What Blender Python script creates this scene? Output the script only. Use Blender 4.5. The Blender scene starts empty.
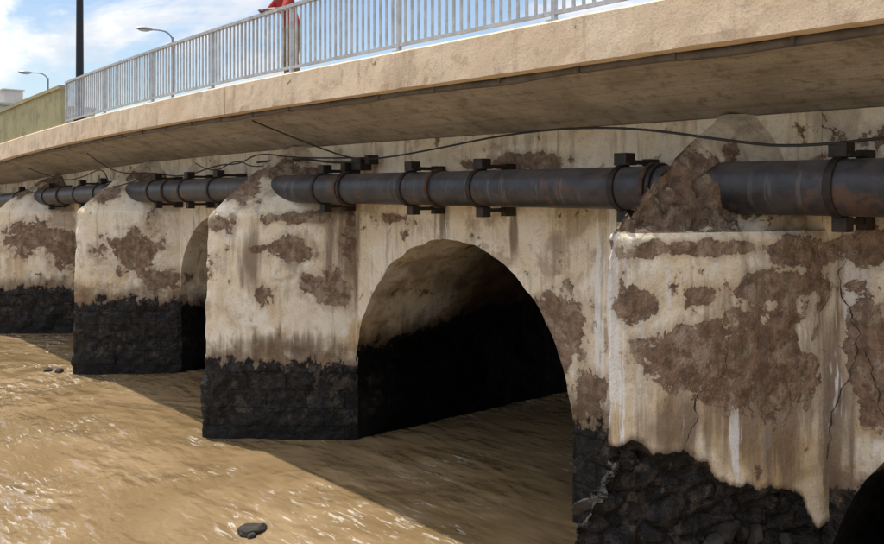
import bpy, bmesh, math, random
from mathutils import Vector, noise, Matrix
random.seed(3)
sc=bpy.context.scene
sc.view_settings.view_transform='Standard'
try: sc.view_settings.look='None'
except: pass
sc.view_settings.exposure=0
def link(o,parent=None):
    sc.collection.objects.link(o)
    if parent: o.parent=parent
    return o
def empty(name,loc=(0,0,0)):
    e=bpy.data.objects.new(name,None); link(e); e.location=loc; return e
def sm(a,b,x):
    t=max(0,min(1,(x-a)/(b-a))); return t*t*(3-2*t)
def nz3(x,y,z,s=1): return noise.noise(Vector((x*s,y*s,z*s)))
def fbm(x,y,z,s=1,o=4): return noise.fractal(Vector((x*s,y*s,z*s)),1.0,2.0,o)
def drop(x):
    s=max(0,-x-11); return -0.0016*s*s if s<20 else -0.64-0.064*(s-20)*0.3
class NT:
    def __init__(s,mat):
        s.t=mat.node_tree; s.n=s.t.nodes; s.l=s.t.links
    def inp(s,sock,v):
        if v is None: return
        if isinstance(v,bpy.types.NodeSocket): s.l.new(v,sock)
        else:
            if hasattr(sock,'default_value'):
                if sock.type=='RGBA' and len(v)==3: v=(*v,1)
                sock.default_value=v
    def m(s,op,a,b=None,c=None,clamp=False):
        n=s.n.new('ShaderNodeMath'); n.operation=op; n.use_clamp=clamp
        s.inp(n.inputs[0],a); s.inp(n.inputs[1],b)
        if c is not None: s.inp(n.inputs[2],c)
        return n.outputs[0]
    def mr(s,v,a,b,c=0.0,d=1.0,smooth=True):
        n=s.n.new('ShaderNodeMapRange'); n.interpolation_type='SMOOTHSTEP' if smooth else 'LINEAR'
        s.inp(n.inputs[0],v)
        for i,x in enumerate((a,b,c,d)): s.inp(n.inputs[i+1],x)
        return n.outputs[0]
    def mix(s,f,a,b,mode='MIX'):
        n=s.n.new('ShaderNodeMix'); n.data_type='RGBA'; n.blend_type=mode
        s.inp(n.inputs[0],f); s.inp(n.inputs[6],a); s.inp(n.inputs[7],b); return n.outputs[2]
    def pos(s): return s.n.new('ShaderNodeNewGeometry').outputs['Position']
    def sep(s,v):
        n=s.n.new('ShaderNodeSeparateXYZ'); s.inp(n.inputs[0],v); return n.outputs
    def vmul(s,v,sc_,loc=(0,0,0)):
        n=s.n.new('ShaderNodeMapping'); s.inp(n.inputs[0],v); n.inputs['Scale'].default_value=sc_; n.inputs['Location'].default_value=loc; return n.outputs[0]
    def noise(s,v,scale,detail=4,rough=.55,dist=0,full=False):
        n=s.n.new('ShaderNodeTexNoise'); s.inp(n.inputs['Vector'],v); n.inputs['Scale'].default_value=scale
        n.inputs['Detail'].default_value=detail; n.inputs['Roughness'].default_value=rough; n.inputs['Distortion'].default_value=dist
        return n if full else n.outputs[0]
    def attr(s,name):
        n=s.n.new('ShaderNodeAttribute'); n.attribute_name=name; return n.outputs['Fac']
    def bump(s,h,strength=.5,dist=.02,normal=None):
        n=s.n.new('ShaderNodeBump'); n.inputs['Strength'].default_value=strength; n.inputs['Distance'].default_value=dist
        s.inp(n.inputs['Height'],h)
        if normal: s.inp(n.inputs['Normal'],normal)
        return n.outputs[0]
def newmat(name):
    m=bpy.data.materials.new(name); m.use_nodes=True
    b=m.node_tree.nodes['Principled BSDF']; return m,NT(m),b
def simple(name,col,rough=.6,metal=0,var=.35,scale=6,bump=.3,col2=None,spec=None):
    m,t,b=newmat(name); p=t.pos()
    n=t.noise(p,scale,4,.65)
    c2=col2 or tuple(c*(1-var) for c in col)
    c=t.mix(t.mr(n,.38,.65),col,c2)
    h=n
    if bump>.25:
        n2=t.noise(p,scale*9,1,.6); c=t.mix(t.mr(n2,.3,.75,0,.35),c,tuple(x*.55 for x in col)); h=t.m('ADD',n,t.m('MULTIPLY',n2,.4))
    t.inp(b.inputs['Base Color'],c); b.inputs['Roughness'].default_value=rough; b.inputs['Metallic'].default_value=metal
    if spec is not None: b.inputs['Specular IOR Level'].default_value=spec
    if bump: t.inp(b.inputs['Normal'],t.bump(h,bump,.01))
    return m
# ---------------- plaster
def plaster(name='weathered_plaster'):
    m,t,b=newmat(name); p=t.pos(); z=t.sep(p)[2]
    nA=t.noise(p,1.1,4,.62,.4,full=True); sA=t.sep(nA.outputs[1])
    nB=t.noise(p,3.6,6,.72,.3,full=True); sB=t.sep(nB.outputs[1])
    nS=t.noise(t.vmul(p,(7,7,.5)),1.0,4,.62,.2,full=True); sS=t.sep(nS.outputs[1]); s1=sS[0]; s2=sS[1]; s3=sS[2]
    c=t.mix(t.mr(sA[0],.35,.65),(.88,.79,.64),(.78,.65,.46))
    c=t.mix(t.m('MULTIPLY',t.mr(sB[0],.53,.68),.42),c,(.54,.44,.32))
    c=t.mix(t.m('MULTIPLY',t.mr(sB[1],.52,.62),.5),c,(.88,.85,.77))
    c=t.mix(t.m('MULTIPLY',t.mr(t.m('ADD',t.m('MULTIPLY',s3,.45),t.m('MULTIPLY',sA[2],.55)),.52,.59),.5),c,(.40,.36,.28))
    c=t.mix(t.m('MULTIPLY',t.mr(t.m('ADD',t.m('MULTIPLY',sA[1],.75),t.m('MULTIPLY',sB[2],.25)),.525,.61),.62),c,(.34,.245,.165))
    och=t.m('MULTIPLY',t.mr(z,2.9,1.5),t.mr(sA[2],.38,.62))
    c=t.mix(t.m('MULTIPLY',och,.8),c,(.55,.36,.165))
    c=t.mix(t.m('MULTIPLY',t.mr(s1,.55,.69),.42),c,(.28,.19,.115))
    wm=t.m('MULTIPLY',t.mr(s2,.58,.66),t.mr(sA[0],.45,.58))
    c=t.mix(t.m('MULTIPLY',wm,.6),c,(.85,.84,.80))
    c=t.mix(t.mr(t.m('ADD',t.attr('stain'),t.m('MULTIPLY',t.m('SUBTRACT',s1,.5),1.6)),.25,.8,0,.8),c,(.16,.105,.065))
    c=t.mix(t.mr(t.m('ADD',t.attr('white'),t.m('MULTIPLY',t.m('SUBTRACT',s2,.5),2.6)),.45,.62,0,.85),c,(.86,.85,.83))
    en=t.m('ADD',t.m('MULTIPLY',sB[1],.45),t.m('MULTIPLY',sA[2],.55))
    sp=t.m('ADD',t.attr('spall'),t.m('MULTIPLY',t.m('SUBTRACT',en,.5),3.2))
    gen=t.m('ADD',t.m('MULTIPLY',sB[2],.6),t.m('MULTIPLY',sA[0],.4))
    mask=t.m('MAXIMUM',t.mr(sp,.46,.50),t.mr(gen,.605,.612))
    halo=t.m('MAXIMUM',t.mr(sp,.10,.47),t.mr(gen,.57,.605))
    c=t.mix(t.m('MULTIPLY',halo,.42),c,(.36,.25,.16))
    inn=t.noise(p,8,4,.7)
    sc_=t.mix(t.mr(inn,.36,.64),(.13,.078,.05),(.30,.195,.13))
    sc_=t.mix(t.mr(sB[0],.50,.60,0,.7),sc_,(.42,.34,.25))
    sc_=t.mix(t.mr(s3,.5,.62,0,.5),sc_,(.13,.085,.06))
    sc_=t.mix(t.mr(sp,.9,1.4,0,.55),sc_,(.18,.092,.055))
    c=t.mix(t.m('MULTIPLY',mask,.93),c,sc_)
    bl=t.m('ADD',t.m('SUBTRACT',t.attr('base'),z),t.m('ADD',t.m('MULTIPLY',t.m('SUBTRACT',sB[0],.5),.9),t.m('MULTIPLY',t.m('SUBTRACT',s2,.5),.5)))
    bm=t.mr(bl,0,.06); bh=t.mr(bl,-.45,.02,0,.85)
    c=t.mix(bh,c,(.14,.09,.055))
    br=t.n.new('ShaderNodeTexBrick'); uv=t.n.new('ShaderNodeUVMap').outputs[0]
    va=t.n.new('ShaderNodeVectorMath'); va.operation='MULTIPLY_ADD'; t.inp(va.inputs[0],nB.outputs[1]); va.inputs[1].default_value=(.16,.16,0); t.inp(va.inputs[2],uv)
    t.inp(br.inputs['Vector'],va.outputs[0])
    br.inputs['Scale'].default_value=1; br.inputs['Brick Width'].default_value=.62; br.inputs['Row Height'].default_value=.29; br.inputs['Mortar Size'].default_value=.018
    br.inputs['Mortar Smooth'].default_value=1.0
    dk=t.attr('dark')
    brf=t.m('MULTIPLY',t.m('MULTIPLY',br.outputs['Fac'],t.mr(sB[1],.42,.58)),t.m('SUBTRACT',1.0,dk))
    bc=t.mix(t.mr(inn,.42,.68),(.008,.007,.0065),(.040,.031,.024))
    bc=t.mix(t.mr(sB[2],.56,.64,0,.6),bc,(.12,.095,.07))
    bc=t.mix(t.mr(z,.5,.12,0,.8),bc,(.008,.007,.006))
    c=t.mix(bm,c,bc)
    c=t.mix(dk,c,t.mix(1.0,c,(.10,.075,.055),'MULTIPLY'))  # dark multiplies the colour down; inside the arches it is painted shade
    sp2=t.noise(p,48,1,.7)
    c=t.mix(t.mr(sp2,.5,.75,0,.3),c,t.mix(1.0,c,(.4,.35,.3),'MULTIPLY'))
    t.inp(b.inputs['Base Color'],c)
    t.inp(b.inputs['Roughness'],t.mr(bm,0,1,.9,.68)); t.inp(b.inputs['Specular IOR Level'],t.mr(dk,0,1,.3,.05))
    h=t.m('SUBTRACT',t.m('MULTIPLY',sB[0],.6),t.m('MULTIPLY',mask,.9))
    h=t.m('ADD',h,t.m('MULTIPLY',sp2,.2))
    h=t.m('ADD',h,t.m('MULTIPLY',inn,t.m('ADD',t.m('MULTIPLY',t.m('ADD',bm,mask),2.4),.3)))
    h=t.m('SUBTRACT',h,t.m('MULTIPLY',t.m('MULTIPLY',brf,bm),1.3))
    t.inp(b.inputs['Normal'],t.bump(h,.9,.025))
    return m
PL=plaster()
def onface(P,t):
    X,Pp,hl,hr,base=P
    return (X+hr*t, -Pp*(1-t))
PIERS=[(-4.79,2.05,1.0,.98,1.95),(-13.2,1.75,1.6,1.7,1.25),(-19.6,1.78,1.4,1.4,1.62),(-26.6,1.75,1.4,1.4,1.3),(-33.6,1.75,1.4,1.4,1.3),(3.4,2.0,1.2,1.2,1.4)]
SP=[];STN=[];WH=[]
def addsp(pi,t,z,rh,rz,lst=SP):
    x,y=onface(PIERS[pi],t); lst.append((x,y,z,rh,rz))
addsp(0,.66,2.5,.75,.42);addsp(0,.35,2.6,.35,.22);addsp(0,.15,3.0,.18,.14);addsp(0,.4,3.48,.6,.07);addsp(0,.85,3.45,.35,.1)
addsp(0,.8,2.2,.4,.3);addsp(0,.4,3.05,.2,.1);addsp(0,.7,3.1,.35,.12)
addsp(1,.48,3.05,.42,.17);addsp(1,.83,2.4,.34,.26);addsp(1,.37,2.3,.16,.2);addsp(1,.1,3.45,.25,.16);addsp(1,.6,3.55,.5,.1)
addsp(2,.57,2.7,.62,.5);addsp(2,.8,2.1,.5,.25);addsp(3,.5,2.6,.6,.4);addsp(3,.9,2.4,.5,.5)
SP+=[(-7.05,0,2.35,.34,.5),(-6.7,0,1.6,.3,.3),(-10.6,0,3.55,.4,.12),(-8.0,0,4.35,.8,.1),(-3.5,0,2.5,.22,.5),(-3.3,0,3.5,.4,.15),(-11.6,0,3.3,.15,.4),(-3.1,0,4.45,.4,.12)]
STN+=[(-11.5,-.1,3.2,.2,.9),(-9.35,0,3.6,.12,.4),(-7.95,0,3.4,.08,.35),(-3.8,0,1.9,.2,.9),(-5.9,0,3.2,.15,.9),(-15.1,0,3.2,.3,1)]
addsp(0,.3,1.9,.5,.3,STN);addsp(0,.75,1.7,.3,.5,STN);addsp(1,.5,1.5,.8,.2,STN);addsp(1,.9,3.2,.25,.9,STN);addsp(0,.7,2.2,.8,.7,STN);addsp(1,.3,2.9,.15,.5,STN)
WH+=[(-3.62,0,2.9,.16,.8),(-6.3,0,2.6,.28,1.0),(-3.7,0,2.2,.12,.5)]
addsp(0,.02,2.9,.12,1.0,WH);addsp(0,.55,1.9,.06,.5,WH)
def field(lst,x,y,z):
    r=0
    for a in lst:
        d=((x-a[0])**2+(y-a[1])**2)/(a[3]**2)+((z-a[2])/a[4])**2
        if d<4: r=max(r,1-math.sqrt(d)*.5)
    return r
def grid(name,us,vs,fn,mat,parent=None,base=1.3,dark=0,attrs=True,flip=False,smooth=True):
    V=[];UV=[];F=[];B=[]
    nu,nv=len(us),len(vs)
    for u in us:
        for v in vs:
            r=fn(u,v); V.append(r[:3]); UV.append((r[3],r[4]) if len(r)>3 else (r[0],r[2]))
            if len(r)>5: B.append(r[5])
    for i in range(nu-1):
        for j in range(nv-1):
            a=i*nv+j; q=(a,a+nv,a+nv+1,a+1); F.append(q[::-1] if flip else q)
    me=bpy.data.meshes.new(name); me.from_pydata(V,[],F); me.update()
    uvl=me.uv_layers.new(name='UVMap')
    li=[0]*len(me.loops); me.loops.foreach_get('vertex_index',li)
    flat=[]
    for k in li: flat+=UV[k]
    uvl.data.foreach_set('uv',flat)
    if attrs:
        for nm,lst in (('spall',SP),('stain',STN),('white',WH)):
            at=me.attributes.new(nm,'FLOAT','POINT'); at.data.foreach_set('value',[field(lst,*v) for v in V])
        at=me.attributes.new('base','FLOAT','POINT'); at.data.foreach_set('value',B if (B and base is None) else [(base(*v) if callable(base) else base) for v in V])
        at=me.attributes.new('dark','FLOAT','POINT'); at.data.foreach_set('value',[(dark(*v) if callable(dark) else dark) for v in V])
    me.materials.append(mat)
    if smooth: me.polygons.foreach_set('use_smooth',[True]*len(me.polygons))
    o=bpy.data.objects.new(name,me); return link(o,parent)
def lin(a,b,step):
    n=max(1,int(round(abs(b-a)/step))); return [a+(b-a)*i/n for i in range(n+1)]
bridge=empty('stone_arch_bridge')
W=8.0
ARCH=[(-32.2,-28.0,1.3,2.1),(-25.2,-21.0,1.3,2.1),(-18.2,-14.9,1.75,1.7),(-11.52,-6.95,1.0,2.3),(-3.9,.7,0.0,2.4),(4.8,9.4,1.0,2.2)]
def basef(x,y,z):
    if x>-7.5: return 1.25
    if x<-17 and x>-21.5: return 1.6
    return 1.28
def wallpt(x,z):
    d=.018*fbm(x,0,z,1.3,3)+.006*fbm(x,5,z,6,2)
    return (x,-d,z,x,z)
def topz(x): return 4.74+drop(x)*.8
prev=-48.0
segs=[]
for A in ARCH: segs.append((prev,A[0])); prev=A[1]
segs.append((prev,14.0))
k=0
for a,b_ in segs:
    st=.05 if b_>-21 and a<0 else .2
    def fn(u,v): return wallpt(u,-.6+(topz(u)+.6)*v)
    grid('spandrel_wall_%d'%k,lin(a,b_,st),[i/ (100 if st<.1 else 30) for i in range((100 if st<.1 else 30)+1)],fn,PL,bridge,base=basef); k+=1
for A in ARCH:
    c=(A[0]+A[1])/2; a=(A[1]-A[0])/2
    us=[math.pi-math.pi*i/120 for i in range(121)]
    def edge(th):
        x=c+a*math.cos(th); z=A[2]+A[3]*math.sin(th)
        if 0.02<th<math.pi-.02:
            k_=sm(0,.2,th)*sm(math.pi,math.pi-.2,th)
            r=1+.012*fbm(x,2,z,3,4)*k_; x=c+(x-c)*r; z=A[2]+(z-A[2])*(1+.02*fbm(x,2,z,2.5,4)*k_)
        return x,z
    def fn(u,v):
        x,z=edge(u)
        zz=z+(topz(x)-z)*v; return wallpt(x,zz)
    grid('arch_spandrel_%d'%k,us,[i/60 for i in range(61)],fn,PL,bridge,base=basef)
    prof=[('j',-.6+(A[2]+.6)*i/20,0) for i in range(20)]+[('a',th,0) for th in us]+[('j',A[2]-(A[2]+.6)*(i+1)/20,1) for i in range(20)]
    idx=list(range(len(prof)))
    def fi(u,v):
        pr=prof[u]
        if pr[0]=='a': x,z=edge(pr[1])
        else:
            x=A[0] if pr[2]==0 else A[1]; z=pr[1]
        d=.07*fbm(x,v,z,1.2,4) * sm(0,.3,v)+.06*fbm(x,v,z,4,4)*sm(0,.3,v)*sm(2.2,1.4,z)
        return (x+(c-x)*d*.4,v - (.018*fbm(x,0,z,1.3,3)+.006*fbm(x,5,z,6,2) if v==0 else 0),z-abs(d)*.3,v,z)
    grid('arch_intrados_%d'%k,idx,[0,.06,.15]+lin(.3,W,.12),fi,PL,bridge,base=lambda x,y,z:1.5+.45*sm(0,3,y),dark=lambda x,y,z:.2+.8*sm(0,2.6,y+ 1.3*sm(1.9,1.3,z)+1.0*sm(-10.6,-8.0,x)*(x>-12 and x<-6)+.7*fbm(x,y,z,1.1,4))); k+=1  # arch interior shade put into the colour, deepening inward and towards the water
for i,(a,b_) in enumerate(segs):
    grid('rear_wall_%d'%i,lin(a,b_,.5),lin(0,1,.1),lambda u,v:(u,W,-.6+(topz(u)+.6)*v,u,-.6+5.3*v),PL,bridge)
for i,A in enumerate(ARCH):
    c=(A[0]+A[1])/2; a=(A[1]-A[0])/2
    grid('rear_arch_%d'%i,[math.pi-math.pi*j/40 for j in range(41)],lin(0,1,.1),lambda u,v:(c+a*math.cos(u),W,A[2]+A[3]*math.sin(u)+(topz(c)-A[2]-A[3]*math.sin(u))*v),PL,bridge)
# ---------------- cutwaters
ZE=3.62
for pi,P in enumerate(PIERS):
    X,Pp,hl,hr,bs=P
    near=(pi==0)
    dz=drop(X)*.5
    def plan(u):
        t=abs(u); h=hr if u>=0 else -hl
        return X+h*t, -Pp*(1-t)
    def brk(u):
        t=abs(u); return 1.98-.95*t+.26*fbm(u*2.6,1,7,1.6,6)+(.35*sm(.9,1,t) if u>0 else 0) - .45*sm(.86,.97,u)
    def body(u,z):
        x,y=plan(u); t=abs(u)
        h=hr if u>=0 else -hl
        n=Vector((Pp*(1 if u>=0 else -1),-abs(h),0)).normalized()
        if t<.02: n=Vector((0,-1,0))
        d=.022*fbm(x,y,z,1.4,3)+.009*fbm(x,y,z,7,3)
        ba=bs
        if near:
            zb=brk(u)+.05*fbm(x*1.0,y,z,4,4); k=sm(0,.05,zb-z); ba=z+6*(zb+.03-z)
            vor=noise.voronoi(Vector((x*3.6+.5*nz3(x,y,z,3),y*3.6+.4*nz3(x,z,y,4),z*4.6)))[0]
            st=min(1,(vor[1]-vor[0])*3.2); st=math.sqrt(max(st,0))
            rub=-.14+.10*st*(1+.7*nz3(x,y,z,2.3))+.05*fbm(x,y,z,7,5)+.07*fbm(x,y,z,1.7,3)
            d=d*(1-k)+rub*k
            o=sm(.1,.8,zb-z)*(1-t)**2
            x-=.12*o; y-=.36*o
        else:
            k=sm(0,.09,bs-.04+.18*fbm(x,y,2,2.2,4)-z); d+=(.03+.06*fbm(x,y,z,2.5,5)+.025*fbm(x,y,z,8,4))*k
            y-=.04*(ZE-z)*(1-t)*.6
        if t<.06: y+=.02+.04*abs(fbm(x,y,z,2,5))
        if near and z>ZE-.3: d-=.03*abs(fbm(x,y,z,4,4))
        d-=.03*sm(ZE-.05,ZE,z)
        x+=n.x*d; y+=n.y*d
        if t>.97: y+=.04*(t-.97)/.03
        return (x,y,z+ (dz*sm(2,ZE,z)),(u*math.hypot(Pp,h)+X),z,ba)
    us=lin(-1,0,.04)[:-1]+lin(0,1,.011 if near else (.02 if pi<4 else .08))
    zs=lin(-.6,ZE,.02 if near else .04)
    grid('cutwater_%d'%pi,us,zs,body,PL,bridge,base=None)
    az=4.76+drop(X)*.8
    def cap(u,v):
        x,y,z,_,_,_=body(u,ZE)
        tx=X+.22*u; ty=-.20*(1-abs(u))+.03
        cx=x+(tx-x)*v; cy=y+(ty-y)*v; cz=z+(az-z)*v+.09*math.sin(math.pi*v)*(1-.3*abs(u))
        e=sm(0,.08,v)*sm(1,.9,v)
        if near:
            st=noise.voronoi(Vector((cx*3.0,cy*3.0,cz*3.6)))[0]; s_=min(1,(st[1]-st[0])*3)
            br_=sm(.62,.35,v)*sm(-.6,-.1,u)
            r=e*(.015*fbm(cx,cy,cz,3,5)+br_*(.10*s_-.11+.07*fbm(cx,cy,cz,5,5)))
        else: r=.02*fbm(cx,cy,cz,3,5)*e
        return (cx+r*.6,cy-r*.5,cz+r,cx*1.3,cz)
    us2=us if not near else lin(-1,1,.016)
    sv=SP
    if near: SP=SP+[(X+.1,-1.1,4.0,.95,.40),(X-.05,-1.3,3.85,.6,.3)]
    elif pi<4: SP=SP+[(X+.2,-1.2,4.0,.3,.2),(X+.5,-.5,4.3,.5,.2)]
    grid('cutwater_cap_%d'%pi,us2,lin(0,1,.014 if near else .04),cap,PL,bridge,base=-1,dark=(lambda x,y,z:.12+.15*sm(4.1,3.9,z)) if near else .05)
    SP=sv
rockm=simple('dark_rubble_stone',(.045,.036,.028),.85,0,.6,7,.9,col2=(.011,.009,.008))
def rock(name,loc,r,mat,parent=None,seed=0,sq=(1,1,.7),rot=True):
    bm=bmesh.new(); bmesh.ops.create_icosphere(bm,subdivisions=4,radius=1)
    rs=random.Random(seed)
    planes=[(Vector((rs.gauss(0,1),rs.gauss(0,1),rs.gauss(0,1))).normalized(),rs.uniform(.55,.85)) for _ in range(11)]
    for v in bm.verts:
        c=v.co.copy()
        for n_,d_ in planes:
            e_=c.dot(n_)-d_
            if e_>0: c-=n_*e_*.93
        c*=1+.12*noise.noise(c*3+Vector((seed,0,0)))+.06*noise.noise(c*9)
        v.co=Vector((c.x*r*sq[0],c.y*r*sq[1],c.z*r*sq[2]))*1.25
    me=bpy.data.meshes.new(name); bm.to_mesh(me); bm.free(); me.materials.append(mat)
    for p in me.polygons: p.use_smooth=True
    o=bpy.data.objects.new(name,me); o.location=loc; o.rotation_euler=(random.random(),random.random(),random.random()*6) if rot else (0,0,random.random()*6); return link(o,parent)
for i in range(12):
    t=random.uniform(0,.95); x,y=onface(PIERS[0],t); z=random.uniform(.0,1.5-.9*t)
    rock('base_rubble_%d'%i,(x-.09-.1*(1-t)**2,y-.20*(1-t)**2+.06,z),random.uniform(.06,.14),rockm,bridge,i+50)
# ---------------- deck
def concrete(name,A,B,dirt,boards=False,spallc=None,thr=.62,dm=1.0):
    m,t,b=newmat(name); p=t.pos()
    nA=t.noise(p,1.0,4,.65,.4,full=True); sA=t.sep(nA.outputs[1]); nB=t.noise(p,4,5,.72,full=True); sB=t.sep(nB.outputs[1])
    c=t.mix(t.mr(sA[0],.35,.65),A,B)
    c=t.mix(t.mr(sB[0],.53,.66,0,.6*dm),c,dirt)
    c=t.mix(t.mr(sA[2],.5,.62,0,.35*dm),c,dirt)
    sv=t.vmul(p,(5,5,.7)); c=t.mix(t.mr(t.noise(sv,1,4,.6),.54,.7,0,.55*dm),c,dirt)
    g=t.m('ADD',t.m('MULTIPLY',sB[1],.6),t.m('MULTIPLY',sA[1],.4)); mask=t.mr(g,thr,thr+.008)
    c=t.mix(mask,c,spallc or tuple(x*.5 for x in dirt))
    sp=t.noise(p,40,1,.7); c=t.mix(t.mr(sp,.5,.75,0,.3),c,tuple(x*.6 for x in dirt))
    h=t.m('SUBTRACT',t.m('MULTIPLY',sp,.2),mask)
    h=t.m('ADD',h,t.m('MULTIPLY',sB[2],.35))
    if boards:
        w=t.n.new('ShaderNodeTexWave'); w.wave_type='BANDS'; w.bands_direction='Y'; w.inputs['Scale'].default_value=1.6; w.inputs['Distortion'].default_value=.2; w.inputs['Detail'].default_value=2
        t.inp(w.inputs['Vector'],p); bd=t.mr(w.outputs[1],.0,.05,1,0); c=t.mix(t.m('MULTIPLY',bd,.22),c,(.10,.08,.065))
        sx=t.vmul(p,(.35,6,6)); c=t.mix(t.mr(t.noise(sx,1,4,.6),.5,.7,0,.4),c,dirt)
    t.inp(b.inputs['Base Color'],c); b.inputs['Roughness'].default_value=.88; b.inputs['Specular IOR Level'].default_value=.3
    t.inp(b.inputs['Normal'],t.bump(h,.7,.015)); return m
FM=concrete('painted_concrete',(.78,.63,.46),(.71,.55,.38),(.36,.27,.19),spallc=(.27,.19,.13),thr=.635,dm=.7)
SM=concrete('soffit_concrete',(.40,.365,.315),(.32,.29,.245),(.16,.135,.11),boards=True,thr=.66)
DM=concrete('pavement_concrete',(.35,.33,.3),(.28,.26,.24),(.15,.14,.12))
ASP=simple('asphalt',(.05,.05,.052),.9,0,.3,3,.5)
def loft(name,sec,xs,mat,parent,rough=0,cap_=True,seg=.08):
    pts=[]
    for i in range(len(sec)):
        a,b_=sec[i],sec[(i+1)%len(sec)]
        n=max(1,int(math.hypot(b_[0]-a[0],b_[1]-a[1])/seg))
        for j in range(n): pts.append((a[0]+(b_[0]-a[0])*j/n,a[1]+(b_[1]-a[1])*j/n))
    V=[];F=[];n=len(pts)
    for x in xs:
        for (y,z) in pts:
            r=rough*fbm(x,y,z,2,4)
            if rough>.009 and z<5.22 and y<-1.6:  r+=.035*max(0,fbm(x,3,z,3.5,4)-.25)
            V.append((x,y+r,z+drop(x)+r*.7))
    for i in range(len(xs)-1):
        for j in range(n):
            a=i*n+j; b_=i*n+(j+1)%n; F.append((a,b_,b_+n,a+n))
    F.append(tuple(range(n))[::-1]); F.append(tuple(range((len(xs)-1)*n,len(xs)*n)))
    me=bpy.data.meshes.new(name); me.from_pydata(V,[],F); me.materials.append(mat); me.update()
    o=bpy.data.objects.new(name,me); return link(o,parent)
joints=[-48,-40,-33,-26.5,-20.9,-12.66,1.5,14]
for i in range(len(joints)-1):
    loft('edge_beam_%d'%i,[(-1.70,5.20),(-1.70,5.63),(-1.68,5.65),(-1.52,5.65),(-1.50,5.63),(-1.50,5.20)],lin(joints[i]+.012,joints[i+1]-.012,.09),FM,bridge,.010)
def slab(name,pts,mat,step=.4,rough=.008):
    loft(name,pts,lin(-48,14,step),mat,bridge,rough,seg=.2)
grid('cantilever_soffit',lin(-48,14,.15),lin(0,1,.05),lambda x,v:(x,.02-1.53*v+.0,topz(x)*(1-v)+(5.26+drop(x))*v+.012*fbm(x,v,0,1.5,4),x,v),SM,bridge,attrs=False)
grid('cantilever_soffit_rear',lin(-48,14,.5),lin(0,1,.2),lambda x,v:(x,8+1.5*v,topz(x)*(1-v)+(5.26+drop(x))*v,x,v),SM,bridge,attrs=False)
slab('sidewalk_slab',[(-1.499,5.28),(-1.499,5.5),(.6,5.52),(.6,5.28)],DM)
slab('road_slab',[(.602,5.1),(.602,5.37),(6.9,5.37),(6.9,5.1)],ASP)
slab('sidewalk_slab_rear',[(6.902,5.28),(6.902,5.5),(9.5,5.5),(9.5,5.28)],DM)
slab('edge_beam_rear',[(9.502,5.2),(9.502,5.65),(9.7,5.65),(9.7,5.2)],FM)
def tube(name,pts,r,mat,parent=None,res=3,fill=True,smoothc=False,radii=None):
    cu=bpy.data.curves.new(name,'CURVE'); cu.dimensions='3D'; cu.bevel_depth=r; cu.bevel_resolution=res; cu.use_fill_caps=fill
    s=cu.splines.new('NURBS' if smoothc else 'POLY'); s.points.add(len(pts)-1)
    for i,p in enumerate(pts):
        s.points[i].co=(*p,1)
        if radii: s.points[i].radius=radii[i]
    if smoothc: s.use_endpoint_u=True; s.order_u=3; cu.resolution_u=6
    cu.materials.append(mat); o=bpy.data.objects.new(name,cu); return link(o,parent)
def addbox(bm,c,s,rot=None):
    g=bmesh.ops.create_cube(bm,size=1)
    M=Matrix.Translation(c)@(rot or Matrix())@Matrix.Diagonal((*s,1))
    bmesh.ops.transform(bm,matrix=M,verts=g['verts'])
def bmobj(name,bm,mat,parent=None,bevel=0):
    me=bpy.data.meshes.new(name); bm.to_mesh(me); bm.free(); me.materials.append(mat)
    o=bpy.data.objects.new(name,me); link(o,parent)
    if bevel:
        md=o.modifiers.new('b','BEVEL'); md.width=bevel; md.segments=2
    return o
CM=simple('grey_conduit',(.13,.11,.10),.6,0,.4,4,.3)
tube('edge_conduit',[(x,-1.47,5.17+drop(x)+.012*math.sin(x*2.1)+.006*math.sin(x*5)) for x in lin(-48,14,.3)],.042,CM,bridge)
bm=bmesh.new()
for x in lin(-46,13,1.1): addbox(bm,(x,-1.47,5.19+drop(x)),(.04,.11,.11))
bmobj('conduit_clips',bm,CM,bridge,.01)
# ---------------- main pipe
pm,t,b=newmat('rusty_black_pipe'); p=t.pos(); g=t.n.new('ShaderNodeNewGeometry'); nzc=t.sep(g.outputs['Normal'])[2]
n1=t.noise(p,3,6,.68,.3,full=True); s_=t.sep(n1.outputs[1])
c=t.mix(t.mr(s_[0],.4,.6),(.018,.018,.022),(.042,.040,.044))
c=t.mix(t.mr(s_[1],.54,.63,0,.75),c,(.10,.052,.034))
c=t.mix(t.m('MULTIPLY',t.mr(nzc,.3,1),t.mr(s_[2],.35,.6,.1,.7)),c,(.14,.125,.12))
c=t.mix(t.mr(t.noise(t.vmul(p,(10,3,.8)),1,4,.6),.60,.68,0,.3),c,(.2,.17,.145))
t.inp(b.inputs['Base Color'],c); b.inputs['Roughness'].default_value=.45
t.inp(b.inputs['Normal'],t.bump(t.noise(p,14,3,.7),.35,.008))
RU=simple('rusted_iron',(.12,.06,.035),.8,.2,.5,9,.6,col2=(.035,.028,.026))
BK=simple('black_iron',(.018,.017,.017),.6,.3,.5,9,.5,col2=(.05,.032,.024))
pipe=empty('water_pipe')
PY=-.58
def pz(x): return 4.02+drop(x)*.6
R=.225
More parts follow.
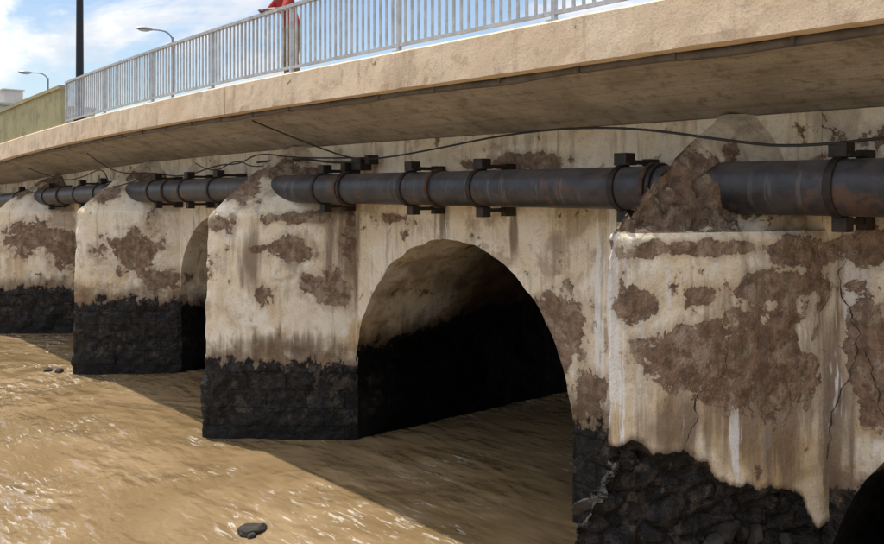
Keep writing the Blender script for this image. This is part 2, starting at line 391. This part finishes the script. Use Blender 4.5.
def cyl_x(name,x0,x1,r,mat,parent,seg=48,y=PY,zf=pz,step=.3):
    xs=lin(x0,x1,step)
    V=[];F=[]
    for x in xs:
        for k2 in range(seg):
            a=2*math.pi*k2/seg; V.append((x,y+r*math.cos(a),zf(x)+r*math.sin(a)))
    for i in range(len(xs)-1):
        for k2 in range(seg):
            a=i*seg+k2; b_=i*seg+(k2+1)%seg; F.append((a,b_,b_+seg,a+seg))
    F.append(tuple(range(seg))); F.append(tuple(range((len(xs)-1)*seg,len(xs)*seg))[::-1])
    me=bpy.data.meshes.new(name); me.from_pydata(V,[],F); me.materials.append(mat); me.update()
    for pl in me.polygons: pl.use_smooth=len(pl.vertices)==4
    o=bpy.data.objects.new(name,me); return link(o,parent)
cyl_x('pipe_run',-48,-4.79,R,pm,pipe); cyl_x('pipe_run_near',-4.79,14,R+.02,pm,pipe)
clamps=[-28.4,-25.5,-22.9,-21.4,-18.1,-16.5,-15.2,-11.55,-9.35,-7.95,-5.75,-3.45,-.5]
def ring(name,x,w,r0,r1,mat,par):
    V=[];F=[];seg=48
    prof=[(-w/2,r0),(-w/2,r1-.008),(-w/2+.008,r1),(w/2-.008,r1),(w/2,r1-.008),(w/2,r0)]
    for (dx,r) in prof:
        for k2 in range(seg):
            a=2*math.pi*k2/seg; V.append((x+dx,PY+r*math.cos(a),pz(x)+r*math.sin(a)))
    for i in range(len(prof)-1):
        for k2 in range(seg):
            a=i*seg+k2; b_=i*seg+(k2+1)%seg; F.append((a,b_,b_+seg,a+seg))
    me=bpy.data.meshes.new(name); me.from_pydata(V,[],F); me.materials.append(mat)
    o=bpy.data.objects.new(name,me); link(o,par)
for i,x in enumerate(clamps):
    rr=R+(.02 if x>-4.79 else 0)
    ring('clamp_band_%d'%i,x,.075,rr-.01,rr+.022,BK,pipe)
    bm=bmesh.new(); z=pz(x)
    addbox(bm,(x,PY+.02,z+rr+.08),(.16,.16,.13)); addbox(bm,(x+.01,-.30,z+rr+.05),(.10,.55,.045)); addbox(bm,(x+.01,PY+.02,z+rr+.03),(.2,.14,.03))
    addbox(bm,(x,-.10,z-.02),(.10,.18,rr*2+.22))
    addbox(bm,(x,PY+.04,z-rr-.07),(.13,.14,.13)); addbox(bm,(x+.01,-.32,z-rr-.05),(.05,.40,.05))
    for sx in (-.05,.05):
        for sz in (-1,1):
            addbox(bm,(x+sx,PY-.0,z+sz*(rr+.06)),(.025,.025,.09))
    bmobj('clamp_bracket_%d'%i,bm,BK,pipe,.006)
for i,x in enumerate([-24.2,-20.6,-17.3,-10.9,-8.75,-5.35,-2.2]):
    rr=R+(.02 if x>-4.79 else 0)
    ring('pipe_flange_%d'%i,x,.05,rr-.01,rr+.035,RU,pipe)
    if i%2: ring('pipe_flangeb_%d'%i,x+.075,.05,rr-.01,rr+.03,BK,pipe)
bm=bmesh.new(); addbox(bm,(-11.0,-.25,4.40),(.24,.22,.2)); addbox(bm,(-11.22,-.3,4.30),(.12,.3,.24)); addbox(bm,(-10.8,-.2,4.46),(.1,.2,.14))
bmobj('junction_box',bm,BK,pipe,.012)
cb=simple('black_cable',(.02,.02,.02),.6,0,.2,5,0)
cables=empty('utility_cables')
def cab(pts,r=.013): tube('cable',pts,r,cb,cables,2,True,True)
cab([(-12.7,-1.2,5.12),(-12.3,-1.0,4.95),(-11.8,-.6,4.70),(-11.1,-.3,4.46),(-10.2,-.3,4.48),(-9.0,-.3,4.58),(-8.0,-.3,4.68),(-7.0,-.32,4.72),(-6.0,-.5,4.68),(-5.1,-.85,4.58),(-4.4,-.9,4.46),(-3.75,-.7,4.36),(-2.5,-.4,4.5),(0,-.3,4.5)])
cab([(-14.2,-.3,4.50),(-12.8,-.3,4.55),(-11.6,-.35,4.42),(-10.9,-.35,4.42)],.018)
cab([(-20.6,-1.2,4.85),(-20.2,-.9,4.5),(-19.2,-.8,4.35),(-18.4,-.5,4.38),(-17.2,-.4,4.25),(-15.5,-.4,4.5),(-14.5,-.5,4.46),(-13.6,-.6,4.66),(-12.6,-.45,4.52),(-11.2,-.3,4.5)])
cab([(-26,-1.0,4.6),(-24,-.7,4.2),(-22.5,-.6,4.35),(-21,-.7,4.55),(-20.0,-.9,4.1),(-19.0,-1.1,4.05),(-18.2,-.7,4.3)],.015)
cab([(-16.8,-.3,4.55),(-16,-.3,4.3),(-15,-.3,4.6),(-14.2,-.3,4.35),(-13,-.25,4.55)],.01)
# ---------------- railing
rm=simple('galvanised_railing_paint',(.50,.52,.535),.5,.1,.25,5,.15,col2=(.38,.38,.375))
bm=bmesh.new(); x0,x1=-20.8,13.9
zr=lambda x:5.65+drop(x)
x=x0;i=0
while x<x1:
    post=(i%20==0)
    w=.045 if post else .03
    z=zr(x)
    addbox(bm,(x,-1.60,z+.49+(0 if post else .03)),(w,.05 if post else .022,.98 if post else .84))
    if post: addbox(bm,(x,-1.60,z+.012),(.12,.12,.02))
    x+=.125;i+=1
for a in lin(x0,x1,1.0)[:-1]:
    L=(x1-x0)/round(x1-x0); b_=a+L; za,zb=zr(a),zr(b_)
    rot=Matrix.Rotation(-math.atan2(zb-za,L),4,'Y')
    addbox(bm,((a+b_)/2,-1.60,(za+zb)/2+.965),(L+.005,.07,.045),rot); addbox(bm,((a+b_)/2,-1.60,(za+zb)/2+.09),(L+.005,.045,.035),rot)
rail=bmobj('bridge_railing',bm,rm)
bm=bmesh.new()
x=-47.5;i=0
while x<13.9:
    addbox(bm,(x,9.6,zr(x)+.49),(.05 if i%18==0 else .03,.03,.96)); x+=.16;i+=1
for a in lin(-47.5,13.5,1.0):
    addbox(bm,(a+.5,9.6,zr(a+.5)+.98),(1.03,.06,.045))
bmobj('bridge_railing.001',bm,rm)
YM=concrete('ochre_parapet_paint',(.44,.40,.22),(.37,.34,.19),(.23,.20,.13))
loft('parapet_wall',[(-1.66,5.652),(-1.66,6.5),(-1.70,6.5),(-1.70,6.58),(-1.48,6.58),(-1.48,6.5),(-1.54,6.5),(-1.54,5.652)],lin(-48,-21.0,.3),YM,None,.004)
lpM=simple('black_painted_steel',(.012,.012,.014),.4,.3,.2,5,0)
lgM=simple('grey_steel',(.30,.31,.33),.45,.5,.2,5,0)
glM=simple('lamp_lens',(.6,.62,.6),.2,0,.1,5,0)
def lamp(name,x,y,H,r,mat,arm,rz=0):
    e=empty(name,(x,y,5.5+drop(x))); e.rotation_euler=(0,0,rz)
    tube('pole',[(0,0,0),(0,0,H*.5),(0,0,H)],r,mat,e,4,radii=[1.25,1,.75])
    tube('base_collar',[(0,0,0),(0,0,.35)],r*1.8,mat,e,4)
    tube('arm',[(0,0,H-.1),(0,-.1,H+.12),(0,-arm*.5,H+.24),(0,-arm,H+.2)],r*.5,mat,e,3,smoothc=True)
    bm=bmesh.new(); bmesh.ops.create_uvsphere(bm,u_segments=20,v_segments=12,radius=1)
    for v in bm.verts:
        v.co=Vector((v.co.x*.14,v.co.y*.36,v.co.z*(.10 if v.co.z>0 else .05)))
    h=bmobj('head',bm,mat,e); h.location=(0,-arm-.25,H+.19)
    bm=bmesh.new(); bmesh.ops.create_uvsphere(bm,u_segments=16,v_segments=10,radius=1)
    for v in bm.verts: v.co=Vector((v.co.x*.10,v.co.y*.24,v.co.z*.06))
    h=bmobj('lens',bm,glM,e); h.location=(0,-arm-.27,H+.15)
lamp('street_lamp',-20.55,-1.38,7.5,.075,lpM,1.2,math.pi)
lamp('street_lamp.001',-33.5,6.4,5.3,.06,lgM,.9)
lamp('street_lamp.002',-49.9,6.4,5.6,.06,lgM,.9)
# ---------------- person
skinM=simple('skin',(.26,.14,.085),.5,0,.1,9,0); shirtM=simple('red_jersey',(.42,.035,.03),.85,0,.3,9,.3); trM=simple('khaki_trousers',(.30,.21,.115),.9,0,.35,9,.4)
hairM=simple('dark_hair',(.015,.012,.01),.8,0,.2,30,.6); shoeM=simple('brown_shoes',(.05,.035,.03),.6,0,.2,9,0)
ped=empty('pedestrian',(-11.6,-1.12,5.51))
J={'pel':(0,.02,.93),'sp1':(0,0,1.08),'sp2':(0,-.08,1.24),'ch':(0,-.15,1.36),'nk':(0,-.21,1.47),'hd0':(0,-.24,1.53),
'hL':(.09,.02,.89),'kL':(.11,-.04,.50),'aL':(.12,.03,.10),'tL':(.13,-.13,.045),
'hR':(-.09,.02,.89),'kR':(-.12,-.02,.50),'aR':(-.15,.06,.10),'tR':(-.17,-.10,.045),
'sL':(.17,-.16,1.38),'eL':(.27,-.30,1.16),'wL':(.08,-.48,1.165),'sR':(-.17,-.16,1.38),'eR':(-.27,-.30,1.16),'wR':(-.06,-.50,1.165)}
E=[('pel','sp1'),('sp1','sp2'),('sp2','ch'),('ch','nk'),('nk','hd0'),('pel','hL'),('hL','kL'),('kL','aL'),('aL','tL'),('pel','hR'),('hR','kR'),('kR','aR'),('aR','tR'),('ch','sL'),('sL','eL'),('eL','wL'),('ch','sR'),('sR','eR'),('eR','wR')]
RD={'pel':(.15,.12),'sp1':(.145,.115),'sp2':(.155,.12),'ch':(.15,.11),'nk':(.055,.055),'hd0':(.055,.055),'hL':(.10,.10),'kL':(.08,.08),'aL':(.065,.065),'tL':(.045,.035),
'sL':(.062,.062),'eL':(.05,.05),'wL':(.028,.024)}
def skin(name,J,E,RD,root,sub=2):
    ks=list(J); me=bpy.data.meshes.new(name); me.from_pydata([J[k_] for k_ in ks],[(ks.index(a),ks.index(b_)) for a,b_ in E],[])
    o=bpy.data.objects.new(name,me); link(o)
    sk=o.modifiers.new('s','SKIN'); sk.use_smooth_shade=True
    if not me.skin_vertices: me.skin_vertices.new()
    for i,k_ in enumerate(ks):
        r=RD.get(k_) or RD.get(k_.replace('R','L')); me.skin_vertices[0].data[i].radius=r; me.skin_vertices[0].data[i].use_root=(k_==root)
    ss=o.modifiers.new('u','SUBSURF'); ss.levels=sub; ss.render_levels=sub
    bpy.context.view_layer.update()
    dg=bpy.context.evaluated_depsgraph_get(); m2=bpy.data.meshes.new_from_object(o.evaluated_get(dg))
    o.modifiers.clear(); o.data=m2; m2.materials.clear()
    for p_ in m2.polygons: p_.use_smooth=True
    return o
try:
    body_=skin('body',J,E,RD,'pel'); body_.parent=ped
    for mm in (trM,shirtM,skinM,shoeM): body_.data.materials.append(mm)
    for p_ in body_.data.polygons:
        c_=p_.center; mi=0
        if c_.z<.085: mi=3
        elif c_.z>1.0: mi=1
        if c_.z>1.47: mi=2
        if c_.z>1.0 and c_.y<-.40 : mi=2
        p_.material_index=mi
    bm=bmesh.new(); bmesh.ops.create_uvsphere(bm,u_segments=32,v_segments=24,radius=1)
    for v in bm.verts:
        c_=v.co; z=c_.z*.125; w=.078*(1-.18*max(0,-c_.z)); y=c_.y*.098
        if c_.y<-.5 and abs(c_.x)<.22 and -.35<c_.z<.12: y-=.022*(1-abs(c_.x)/.22)*(1 if c_.z<-.1 else .5)
        if c_.y<-.6 and .02<c_.z<.2 and .15<abs(c_.x)<.55: y+=.008
        if c_.y<-.7 and -.55<c_.z<-.42: y-=.005
        v.co=Vector((c_.x*w,y,z))
    hd=bmobj('head',bm,skinM,ped); hd.location=(0,-.29,1.63); hd.rotation_euler=(.2,0,.1)
    for p_ in hd.data.polygons: p_.use_smooth=True
    bm=bmesh.new(); bmesh.ops.create_uvsphere(bm,u_segments=32,v_segments=20,radius=1)
    for v in bm.verts:
        c_=v.co; k_=1.06 if (c_.z>.35 or (c_.y>.1 and c_.z>-.4)) else .9
        v.co=Vector((c_.x*.08*k_,c_.y*.1*k_,c_.z*.127*k_))
    hr_=bmobj('hair',bm,hairM,ped); hr_.location=(0,-.285,1.633); hr_.rotation_euler=(.2,0,.1)
    for s_ in (-1,1):
        bm=bmesh.new(); bmesh.ops.create_uvsphere(bm,u_segments=12,v_segments=8,radius=1)
        for v in bm.verts: v.co=Vector((v.co.x*.012,v.co.y*.02,v.co.z*.032))
        e_=bmobj('ear',bm,skinM,ped); e_.location=(s_*.079,-.28,1.625)
        bm=bmesh.new(); bmesh.ops.create_uvsphere(bm,u_segments=12,v_segments=8,radius=.012)
        e_=bmobj('eye',bm,glM,ped); e_.location=(s_*.03,-.372,1.635)
        wx,wy,wz=(.08,-.48,1.165) if s_>0 else (-.06,-.50,1.165)
        dx=-s_
        HJ={'w':(wx,wy,wz),'p':(wx+dx*.045,wy-.02,wz+.005)}; HE=[('w','p')]; HR={'w':(.026,.018),'p':(.034,.016)}
        for f,(oy,ln) in enumerate([(-.05,.06),(-.035,.072),(-.015,.068),(.005,.052)]):
            a_=(wx+dx*.075,wy+oy+.01,wz+.004); b2=(wx+dx*(.075+ln*.55),wy+oy,wz-.004); c2=(wx+dx*(.075+ln*.8),wy+oy-.003,wz-.028)
            HJ['f%da'%f]=a_;HJ['f%db'%f]=b2;HJ['f%dc'%f]=c2; HE+=[('p','f%da'%f),('f%da'%f,'f%db'%f),('f%db'%f,'f%dc'%f)]
            HR['f%da'%f]=(.010,.009);HR['f%db'%f]=(.009,.008);HR['f%dc'%f]=(.007,.007)
        HJ['ta']=(wx+dx*.03,wy-.05,wz+.0);HJ['tb']=(wx+dx*.055,wy-.075,wz-.01); HE+=[('p','ta'),('ta','tb')]; HR['ta']=(.012,.011);HR['tb']=(.009,.009)
        ho=skin('hand',HJ,HE,HR,'w',1); ho.data.materials.append(skinM); ho.parent=ped
except Exception as ex:
    print('person fail',ex)
# ---------------- river
wm,t,b=newmat('muddy_water'); p=t.pos()
nW=t.noise(p,.32,3,.6,1.0,full=True); sW=t.sep(nW.outputs[1])
fl=t.vmul(p,(.75,1.7,1))
c=t.mix(t.mr(sW[0],.38,.62),(.27,.185,.098),(.20,.135,.065))
n6=t.noise(t.vmul(p,(.55,2.3,1)),4.5,4,.7,.6)
fo=t.m('MULTIPLY',t.mr(n6,.53,.64),t.mr(sW[1],.52,.64))
c=t.mix(t.m('MULTIPLY',fo,.6),c,(.60,.55,.48))
t.inp(b.inputs['Base Color'],c); t.inp(b.inputs['Roughness'],t.mr(fo,0,1,.03,.4)); b.inputs['IOR'].default_value=1.5
h=t.m('ADD',t.noise(fl,1.5,1,.5,.4),t.m('MULTIPLY',t.noise(fl,4.8,1.5,.5,.3),.26))
h=t.m('MULTIPLY',h,t.mr(sW[2],.3,.65,.4,1.15))
t.inp(b.inputs['Normal'],t.bump(h,1.0,.09))
xs=[-900,-500,-250,-140,-90,-65]+lin(-48,6,.13)+[10,20,45,90,200,500,900]
ys=[-900,-400,-150,-70,-40,-25]+lin(-16,1,.10)+lin(2,9,1.0)+[15,30,60,150,400,900]
def wf(x,y):
    z=0
    if (-50<x<8 and -18<y<2):
        z=.022*fbm(x*.8,y*1.3,0,.8,2)+.008*fbm(x*.8,y*1.6,3,2.2,2)
    return (x,y,z,x,y)
grid('river_water',xs,ys,wf,wm,None,attrs=False,flip=False)
GM=simple('dry_earth_ground',(.22,.17,.10),.95,0,.4,.3,.4,col2=(.10,.11,.04))
gx=[-1500,-900,-400,-200,-120]+lin(-80,-40,4)+lin(-30,20,10)+lin(24,60,4)+[100,200,400,900,1500]
gy=[-1500,-700,-300,-100,-50,-20,-8,0,8,20,50,100,300,700,1500]
def gf(x,y):
    l=sm(-44,-56,x); r=sm(16,28,x); f=max(l,r)
    far=sm(250,900,abs(y))
    z=-1.2+f*(5.3+ .8*nz3(x,y,0,.03)); z=max(z,-1.2+far*9*(.6+nz3(x,y,3,.004)))
    return (x,y,z,x,y)
grid('riverbank_ground',gx,gy,gf,GM,None,attrs=False)
for i,(x,y,r) in enumerate([(-9.2,-3.08,.13),(-9.06,-3.16,.06),(-20.0,-2.0,.10),(-20.3,-2.15,.08)]):
    rock('river_rock' if i==0 else 'river_rock.%03d'%i,(x,y,.01),r,rockm,None,i+31,(1.1,1.0,.6),False)
bl=empty('apartment_building',(-107.7,19.8,4.0))
wmB=simple('render_wall',(.5,.48,.45),.8,0,.2,.5,.1); wg=simple('window_glass',(.04,.05,.06),.15,0,.1,1,0)
bm=bmesh.new(); addbox(bm,(0,0,4.6),(10,14,9.2)); addbox(bm,(0,0,9.35),(10.4,14.4,.28)); addbox(bm,(1,-1,10.3),(2.2,2.0,1.8)); addbox(bm,(1,-1,11.25),(2.5,2.3,.12)); bmobj('walls',bm,wmB,bl)
bm=bmesh.new()
for f in range(3):
    for q in range(5):
        addbox(bm,(5.02,-5.6+q*2.8,1.6+f*3),(.08,1.2,1.4)); addbox(bm,(-4+q*2,-7.02,1.6+f*3),(1.1,.08,1.4))
bmobj('windows',bm,wg,bl)
# ---------------- cracks
ck=simple('crack_shadow_void',(.05,.035,.026),.95,0,.3,20,0)
def crack(pts,wd):
    P=[Vector(q) for q in pts]; out=[]
    for a,b_ in zip(P,P[1:]):
        n=max(2,int((b_-a).length/.025))
        for j in range(n): out.append(a.lerp(b_,j/n))
    out.append(P[-1]); V=[];F=[]
    hdir=Vector((.42,.907,0)) if pts[0][1]<-.05 else Vector((1,0,0))
    for i,q in enumerate(out):
        off=hdir*(.07*fbm(q.x,q.y,q.z,5,4)); tt=i/len(out); w=wd*(.2+1.1*abs(noise.noise(q*9)))*min(1,6*tt+.1,6*(1-tt)+.1)
        q=q+off; V+= [q-hdir*w,q+hdir*w]
        if i: k_=2*i; F.append((k_-2,k_-1,k_+1,k_))
    me=bpy.data.meshes.new('crack'); me.from_pydata(V,[],F); me.materials.append(ck); o=bpy.data.objects.new('plaster_crack',me); link(o,bridge)
def f1(t,z,o=.035):
    x,y=onface(PIERS[0],t); return (x+.907*o,y-.42*o,z)
crack([f1(.32,1.75),f1(.38,2.0),f1(.36,2.15),f1(.48,2.35),f1(.5,2.6)],.012)
crack([(-3.66,-.03,3.5),(-3.7,-.03,3.1),(-3.55,-.03,2.7),(-3.62,-.03,2.3),(-3.8,-.03,1.9),(-3.88,-.03,1.3)],.012)
crack([(-3.55,-.03,2.7),(-3.35,-.03,2.2),(-3.3,-.03,1.9)],.010)
crack([(-9.3,-.03,3.3),(-9.25,-.03,3.5),(-9.4,-.03,3.75)],.008)
# ---------------- light
w=bpy.data.worlds.new('World'); sc.world=w; w.use_nodes=True
nt=w.node_tree; T=NT(w); bg=nt.nodes['Background']
S=Vector((-.33,-.05,1)).normalized()
sky=nt.nodes.new('ShaderNodeTexSky'); sky.sky_type='NISHITA'; sky.sun_disc=False
sky.sun_elevation=math.asin(S.z); sky.sun_rotation=math.atan2(S.x,S.y)
tc=nt.nodes.new('ShaderNodeTexCoord').outputs['Generated']
v=T.vmul(tc,(1,1,2.2),(.3,.2,.1))
cn=T.noise(v,2.6,6,.60,.3,full=True); ss=T.sep(cn.outputs[1]); cm=T.mr(ss[0],.45,.56)
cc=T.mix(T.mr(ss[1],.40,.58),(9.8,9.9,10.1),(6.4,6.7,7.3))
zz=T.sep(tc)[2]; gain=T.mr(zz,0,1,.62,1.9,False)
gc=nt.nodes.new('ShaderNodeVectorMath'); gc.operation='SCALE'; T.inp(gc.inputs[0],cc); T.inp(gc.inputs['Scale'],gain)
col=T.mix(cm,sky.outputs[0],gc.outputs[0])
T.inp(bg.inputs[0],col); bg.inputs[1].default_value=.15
sun=bpy.data.lights.new('sun','SUN'); sun.energy=5.0; sun.angle=math.radians(.55); sun.color=(1,.95,.87)
so=bpy.data.objects.new('sun',sun); link(so); so.rotation_euler=S.to_track_quat('Z','Y').to_euler()
cd=bpy.data.cameras.new('camera'); cam=bpy.data.objects.new('camera',cd); link(cam)
cam.location=(0,-8,4.0); cam.rotation_euler=(math.radians(90),0,math.radians(49.54))
cd.sensor_width=36; cd.lens=870/884*36; cd.shift_y=-(272-190)/884; cd.clip_end=5000; cd.clip_start=.1
sc.camera=cam
